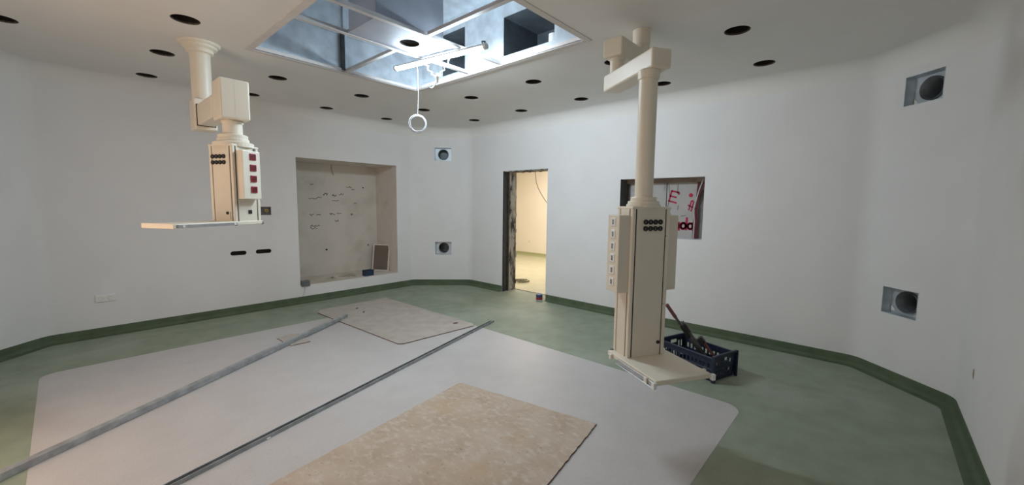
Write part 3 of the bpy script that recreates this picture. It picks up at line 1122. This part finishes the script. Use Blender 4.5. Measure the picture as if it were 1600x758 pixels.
# ---- right pendant: mount (3.22, 1.515), two arms, body axis (2.57, 1.155)
MX, MY = 3.223, 1.515
E1 = V((2.842, 1.521))
E2 = V((2.590, 1.125))
BXY = V((2.570, 1.150))
t = empty('medical_pendant', (MX, MY, H), 'tall cream ceiling pendant on a two-part arm, its shelf close above the floor', 'medical pendant', 'cream medical supply pendants')
b = MB().lathe([(.001, -.001), (.072, -.001), (.072, -.008), (.068, -.010), (.068, -.118), (.064, -.122), (.0635, -.215)], seg=36)
b.build('support_tube', M_CREAM, t)


def arm_mesh(p, q, w_, zlo, zhi, over0, over1, r=.012):
    p, q = V(p), V(q)
    dr = (q - p)
    L = dr.length
    b = MB().rbox((-over0, -w_ / 2, zlo), (L + over1, w_ / 2, zhi), r, 3)
    return b, atan2(dr.y, dr.x)


e1, e2 = E1 - V((MX, MY)), E2 - V((MX, MY))
b, an = arm_mesh((0, 0), e1, .155, -.318, -.188, .075, .080)
b.build('upper_arm', M_CREAM, t, None, an)
b = MB().cyl((e1.x, e1.y, -.31), (e1.x, e1.y, -.45), .052, seg=32)
b.lathe([(.056, -.318), (.056, -.334), (.052, -.336)], (e1.x, e1.y, 0))
b.build('elbow_tube', M_CREAM, t)
b, an = arm_mesh(e1, e2, .140, -.548, -.428, .075, .080)
b.build('lower_arm', M_CREAM, t, (e1.x, e1.y, 0), an)
c = BXY - V((MX, MY))
b = MB().cyl((c.x, c.y, -.54), (c.x, c.y, -1.36), .058, seg=36)
b.lathe([(.066, -.546), (.068, -.550), (.066, -.600), (.058, -.602)], (c.x, c.y, 0))
b.build('drop_column', M_CREAM, t)
b = MB().lathe([(.058, -1.345), (.080, -1.348), (.082, -1.352), (.082, -1.372), (.098, -1.376), (.100, -1.380), (.100, -1.392), (.108, -1.396), (.108, -1.415)], (c.x, c.y, 0), seg=40)
b.build('body_flange', M_CREAM, t)
bd = sub('column_body', t, (c.x + .004, c.y - .004, -H), radians(-30))
W_, D_ = .288, .170
Z0, Z1 = .600, 1.578
column_body(bd, W_, D_, Z0, Z1, post=.036)
for r_ in range(2):
    for k in range(4):
        gas_outlet(bd, (-.045 + .037 * k, -D_ / 2 - .001, 1.492 - .042 * r_))
b = MB().cyl((0, 0, 0), (0, -.006, 0), .012, seg=16)
b.build('key_lock', M_BLACK, bd, (.09, -D_ / 2, .690))
for (x, z) in ((-.115, 1.12), (-.115, .70), (.115, 1.40), (.115, .95)):
    b = MB().cyl((x, -D_ / 2 + .001, z), (x, -D_ / 2 - .002, z), .0035, seg=10)
    b.build('panel_screw', M_GALVD, bd)
for side in (-1, 1):
    sb = sub('socket_box', bd, (side * W_ / 2, 0, 1.035), side * pi / 2)
    b = MB().rbox((-.066, -.082, 0), (.066, .002, .500), .005, 2)
    b.build('housing', M_CREAM2, sb)
    n = 18
    for k in range(6):
        b = MB().rbox((-.026, -.0855, -.027), (.026, -.080, .027), .003)
        b.mat(1)
        b.rbox((-.011, -.087, -.017), (.011, -.084, .017), .003)
        b.mat(2)
        for zz in (-.008, .008):
            b.cyl((0, -.0878, zz), (0, -.0865, zz), .003, seg=8)
        b.build('power_socket', [M_WHITE, M_ALU, M_BLACK], sb, (0, 0, .455 - .078 * k))
    if side == 1:
        b = MB().cyl((.03, -.06, -.03), (.03, -.02, -.03), .013, seg=16)
        b.cyl((.03, -.045, -.03), (.03, -.045, .004), .005, seg=10)
        b.build('knob', M_BLACK, sb)
# shelf
sh = sub('shelf', bd, (0, 0, .562))
b = MB().rbox((-.185, -.432, .008), (.210, .085, .040), .006, 2)
b.build('shelf_board', M_CREAM, sh)
for sx, off in ((-1, -.187), (1, .212)):
    b = MB()
    b.rbox((min(off, off + sx * .010), -.425, .004), (max(off, off + sx * .010), -.05, .030), .002, 1)
    b.rbox((min(off, off + sx * .022), -.425, .000), (max(off, off + sx * .022), -.05, .005), .002, 1)
    b.build('side_rail', M_ALU, sh)
    b = MB().rbox((off - .012 + sx * .010, -.445, -.004), (off + .012 + sx * .010, -.420, .034), .003, 1)
    b.build('rail_clip', M_WHITE, sh)
    for yy in (-.36, .02):
        b = MB().rbox((off - .008 + sx * .012, yy - .012, .002), (off + .008 + sx * .012, yy + .012, .036), .002, 1)
        b.build('rail_bracket', M_IVORY, sh)
for sx in (-.150, .150):
    b = MB().rbox((sx - .008, .075, .010), (sx + .008, .096, .046), .002, 1)
    b.build('foot_screw', M_GALVD, sh)

# ------------------------------------------------------------------ crate with tools
CU, CW = V((.95, -.312)).normalized(), V((.312, .95)).normalized()
co = V((3.85, .995)) + CU * .17 + CW * .285
t = empty('plastic_crate', (co.x, co.y, 0), 'navy blue slotted plastic crate holding tools on the floor behind the right pendant', 'crate', rz=atan2(CU.y, CU.x))
A, B_, HC = .172, .288, .245


def slotted(mb, length, height, fn, n, y0_=.035, y1_=None, handle=False):
    """side wall with upright slots in two rows, an extra hand slot"""
    y1_ = y1_ or height - .06
    holes = []
    mid = (y0_ + y1_) / 2
    for row in ((y0_, mid - .012), (mid + .012, y1_)):
        for k in range(n):
            cx = -length / 2 + .03 + (length - .06) * (k + .5) / n
            w2 = (length - .06) / n * .27
            if handle and abs(cx) < .06 and row[0] > y0_:
                continue
            holes.append((rect(cx - w2, cx + w2, *row), .004))
    if handle:
        holes.append((rrect(-.048, .048, height - .075, height - .040, .012, 3), .004))
    for dep in (0, .004):
        panel(mb, rect(-length / 2, length / 2, 0, height), [(h_, .004 if dep == 0 else 0) for h_, _ in holes], lambda a, z, d_, dep=dep: fn(a, z, d_ + dep))


flare = lambda z: .93 + .07 * z / HC
b = MB()
b.box((-A * .93, -B_ * .93, 0), (A * .93, B_ * .93, .006))
b.build('base', M_NAVY, t)
for sx in (-1, 1):
    b = MB()
    slotted(b, 2 * B_, HC - .02 if sx else HC, lambda a, z, d_, sx=sx: (sx * (A * flare(z) - d_), a * flare(z), z), 12)
    b.build('long_side', M_NAVY, t)
for sy in (-1, 1):
    b = MB()
    slotted(b, 2 * A, HC + .005, lambda a, z, d_, sy=sy: (a * flare(z), sy * (B_ * flare(z) - d_), z), 7, handle=True)
    b.build('short_side', M_NAVY, t)
b = MB()
for sx in (-1, 1):
    b.rbox((sx * A - .010, -B_, HC - .036), (sx * A + .010, B_, HC - .016), .003, 1)
    b.rbox((sx * A * .965 - .006, -B_ * .96, .105), (sx * A * .965 + .006, B_ * .96, .118), .003, 1)
    for sy in (-1, 1):
        b.rbox((sx * A - .016, sy * B_ - .016, .0), (sx * A + .004 if sx > 0 else sx * A + .016, sy * B_ + .006 if sy > 0 else sy * B_ + .016, HC + .006), .004, 1)
for sy in (-1, 1):
    b.rbox((-A, sy * B_ - .010, HC - .010), (A, sy * B_ + .010, HC + .008), .003, 1)
    b.rbox((-A * .96, sy * B_ * .965 - .006, .105), (A * .96, sy * B_ * .965 + .006, .118), .003, 1)
b.build('rim', M_NAVY, t)

cz = lambda a, c_, z: V((co.x + CU.x * a + CW.x * c_, co.y + CU.y * a + CW.y * c_, z))


def bar_between(p, q, w_, h_):
    p, q = V(p), V(q)
    L = (q - p).length
    zq = (q - p).normalized()
    xq = V((-zq.y, zq.x, 0)).normalized()
    yq = zq.cross(xq)
    m = Matrix((xq, yq, zq)).transposed().to_4x4()
    m.translation = p
    return m, L


def tool(label, p, q, cat='tool'):
    m, L = bar_between(p, q, 0, 0)
    o = bpy.data.objects.new('hand_tool', None)
    COL.objects.link(o)
    o.matrix_world = m
    tag(o, label, cat, 'tools in the navy crate')
    return o, L


p, q = cz(.115, -.055, .022), cz(-.165, .262, .605)
o, L = tool('long tool with a dull red grip sticking highest out of the navy crate', p, q)
b = MB().rbox((-.022, -.012, 0), (.022, .012, L - .14), .004, 2)
b.build('shaft', M_TOOL, o)
b = MB().rbox((-.026, -.016, L - .16), (.026, .016, L), .008, 2)
b.build('grip', M_RUST, o)
b = MB().rbox((-.024, -.018, L * .46), (.024, .018, L * .66), .006, 2)
b.build('sleeve', M_BLACK, o)
b = MB().rbox((-.028, -.02, L * .56), (-.002, .020, L * .66), .006, 2)
b.build('orange_tab', M_TOOLRED, o)
b = MB().cyl((0, -.014, L - .18), (0, .014, L - .18), .010, seg=12)
b.build('pivot', M_IVORY, o)
p, q = cz(.085, -.125, .022), cz(-.10, .115, .455)
o, L = tool('dark grey flat bar tool lying beside the red gripped tool in the crate', p, q)
b = MB().rbox((-.022, -.012, 0), (.022, .012, L), .004, 2)
b.build('bar', M_TOOL, o)
b = MB().rbox((-.030, -.018, L - .12), (.030, .018, L - .02), .008, 2)
b.build('head', M_BLACK, o)
p, q = cz(.128, -.215, .022), cz(.005, -.005, .32)
o, L = tool('shorter black handled tool lowest in the navy crate', p, q)
b = MB().rbox((-.016, -.012, 0), (.016, .012, L), .005, 2)
b.build('shaft', M_RUST, o)
b = MB().rbox((-.034, -.022, L - .07), (.034, .022, L), .010, 2)
b.build('head', M_BLACK, o)

# ------------------------------------------------------------------ boards and studs on the floor


def slab(name, poly, z0_, th, mat_top, mat_edge, label, cat, jag=0.0, rough_seed=1, group=None):
    random.seed(rough_seed)
    pts = []
    n = len(poly)
    for i in range(n):
        a, b_ = V(poly[i]), V(poly[(i + 1) % n])
        steps = max(2, int((b_ - a).length / .03)) if jag else 1
        nn = V((-(b_ - a).y, (b_ - a).x)).normalized()
        for k in range(steps):
            p = a.lerp(b_, k / steps)
            if k:
                p += nn * random.uniform(-jag, jag)
            pts.append((p.x, p.y))
    cx, cy = sum(p[0] for p in pts) / len(pts), sum(p[1] for p in pts) / len(pts)
    loc = [(x - cx, y - cy) for x, y in pts]
    m = len(loc)
    b = MB()
    vs_ = [(x, y, 0) for x, y in loc] + [(x, y, th) for x, y in loc]
    b.add(vs_, [list(range(m, 2 * m))])
    b.mat(1)
    b.add(vs_, [list(range(m))[::-1]] + [(i, (i + 1) % m, m + (i + 1) % m, m + i) for i in range(m)])
    o = b.build(name, [mat_top, mat_edge], None, (cx, cy, z0_))
    return tag(o, label, cat, group)


slab('plywood_sheet', [(2.277, 2.625), (2.235, 2.640), (.60, 2.42), (.55, 1.14), (1.77, 1.285), (2.505, 1.405)], .0016, .010, M_BOARD, M_BOARDEDGE,
     'large stained brown wooden board on the floor in the foreground', 'board', .004, 3)
slab('hardboard_sheet', [(2.355, 5.86), (2.44, 3.91), (2.49, 3.87), (3.50, 3.80), (3.55, 3.87), (3.53, 6.0), (2.45, 5.98)], .0016, .010, M_BOARD2, M_BOARDEDGE,
     'dusty grey beige board on the floor in front of the wall niche', 'board', .003, 5)
slab('board_offcut', [(1.575, 5.085), (1.60, 4.71), (1.80, 4.70), (1.815, 5.10), (1.70, 5.13)], .0016, .008, M_BOARD2, M_BOARDEDGE,
     'small broken board piece under the longer steel stud', 'board', .006, 8)
for (x, y, l, wd, a, lab) in ((2.86, 5.68, .03, .012, .6, 'tiny dark wood chip on the dusty board, left one nearest the niche'),
                              (2.83, 5.42, .045, .01, .9, 'tiny dark wood sliver on the dusty board near the steel stud end')):
    b = MB().prism([(-l, -wd), (l * .8, -wd * .6), (l, wd * .4), (-l * .6, wd)], 0, .006)
    tag(b.build('wood_chip', M_MARK, None, (x, y, .0117), a), lab, 'wood chip', 'wood chips on the dusty board')
b = MB().prism([(.04 * cos(i * .63) * (1 + .2 * sin(i * 2)), .028 * sin(i * .63)) for i in range(10)], 0, .002)
tag(b.build('red_stain', M_RUST, None, (3.40, 4.05, .0117)), 'small reddish brown stain at the right end of the dusty board', 'stain')
b = MB().rbox((-.013, -.01, 0), (.015, .008, .010), .003)
tag(b.build('plaster_crumb', M_WHITE, None, (.83, 2.94, .0016), .5), 'tiny white plaster crumb on the grey floor near the thin steel track', 'debris')


def c_profile(w_, h_, lip, t_, up=True):
    """outline of an open C: web at the bottom (up) or on top"""
    out = [(-w_ / 2, 0), (w_ / 2, 0), (w_ / 2, h_), (w_ / 2 - lip, h_), (w_ / 2 - lip, h_ - t_), (w_ / 2 - t_, h_ - t_), (w_ / 2 - t_, t_),
           (-w_ / 2 + t_, t_), (-w_ / 2 + t_, h_ - t_), (-w_ / 2 + lip, h_ - t_), (-w_ / 2 + lip, h_), (-w_ / 2, h_)]
    if not up:
        out = [(x, h_ - z) for x, z in out][::-1]
    return out


def stud(name, p, q, pieces, label):
    p, q = V(p), V(q)
    dr = q - p
    L = dr.length
    rot = dr.to_track_quat('X', 'Z')
    o = bpy.data.objects.new(name, None)
    COL.objects.link(o)
    o.location = p
    o.rotation_mode = 'QUATERNION'
    o.rotation_quaternion = rot
    tag(o, label, 'steel profile', 'steel profiles on the floor')
    for nm, a, b_, prof_, m, extra in pieces:
        b = MB()
        poly = prof_
        tr = tessellate_polygon([[V((y, z, 0)) for y, z in poly]])
        n = len(poly)
        vs_ = [(a * L, y, z) for y, z in poly] + [(b_ * L, y, z) for y, z in poly]
        b.add(vs_, [(i, (i + 1) % n, n + (i + 1) % n, n + i) for i in range(n)] + [tuple(x) for x in tr] + [tuple(n + i for i in x) for x in tr])
        for lo, hi in extra:
            b.box(lo, hi)
        b.build(nm, m, o)
    return o


d1 = V((2.535 + .336, 5.352 - 3.60)).normalized()
e = V((2.535, 5.352))
s_ = e - d1 * 3.62
cp = c_profile(.050, .040, .008, .0016, False)
cp2 = c_profile(.054, .043, .008, .0016, False)
stud('steel_stud', (s_.x, s_.y, .0018), (e.x, e.y, .0135), [('stud', 0, .63, cp2, M_STUD, []), ('stud', .62, 1, cp, M_STUD, [])],
     'long galvanised steel stud on the floor, left one, its tip on the dusty board')
d2 = V((3.812 - .329, 3.764 - 2.823)).normalized()
e = V((3.812, 3.764))
s_ = e - d2 * 4.0
up = c_profile(.042, .026, .006, .0016, True)
stud('steel_track', (s_.x, s_.y, .0016), (e.x, e.y, .0016), [('track', 0, 1, up, M_STUD, [((0, -.004, .0016), (3.99, .004, .008))])],
     'thin galvanised steel track on the floor, right one, with an open channel upwards')
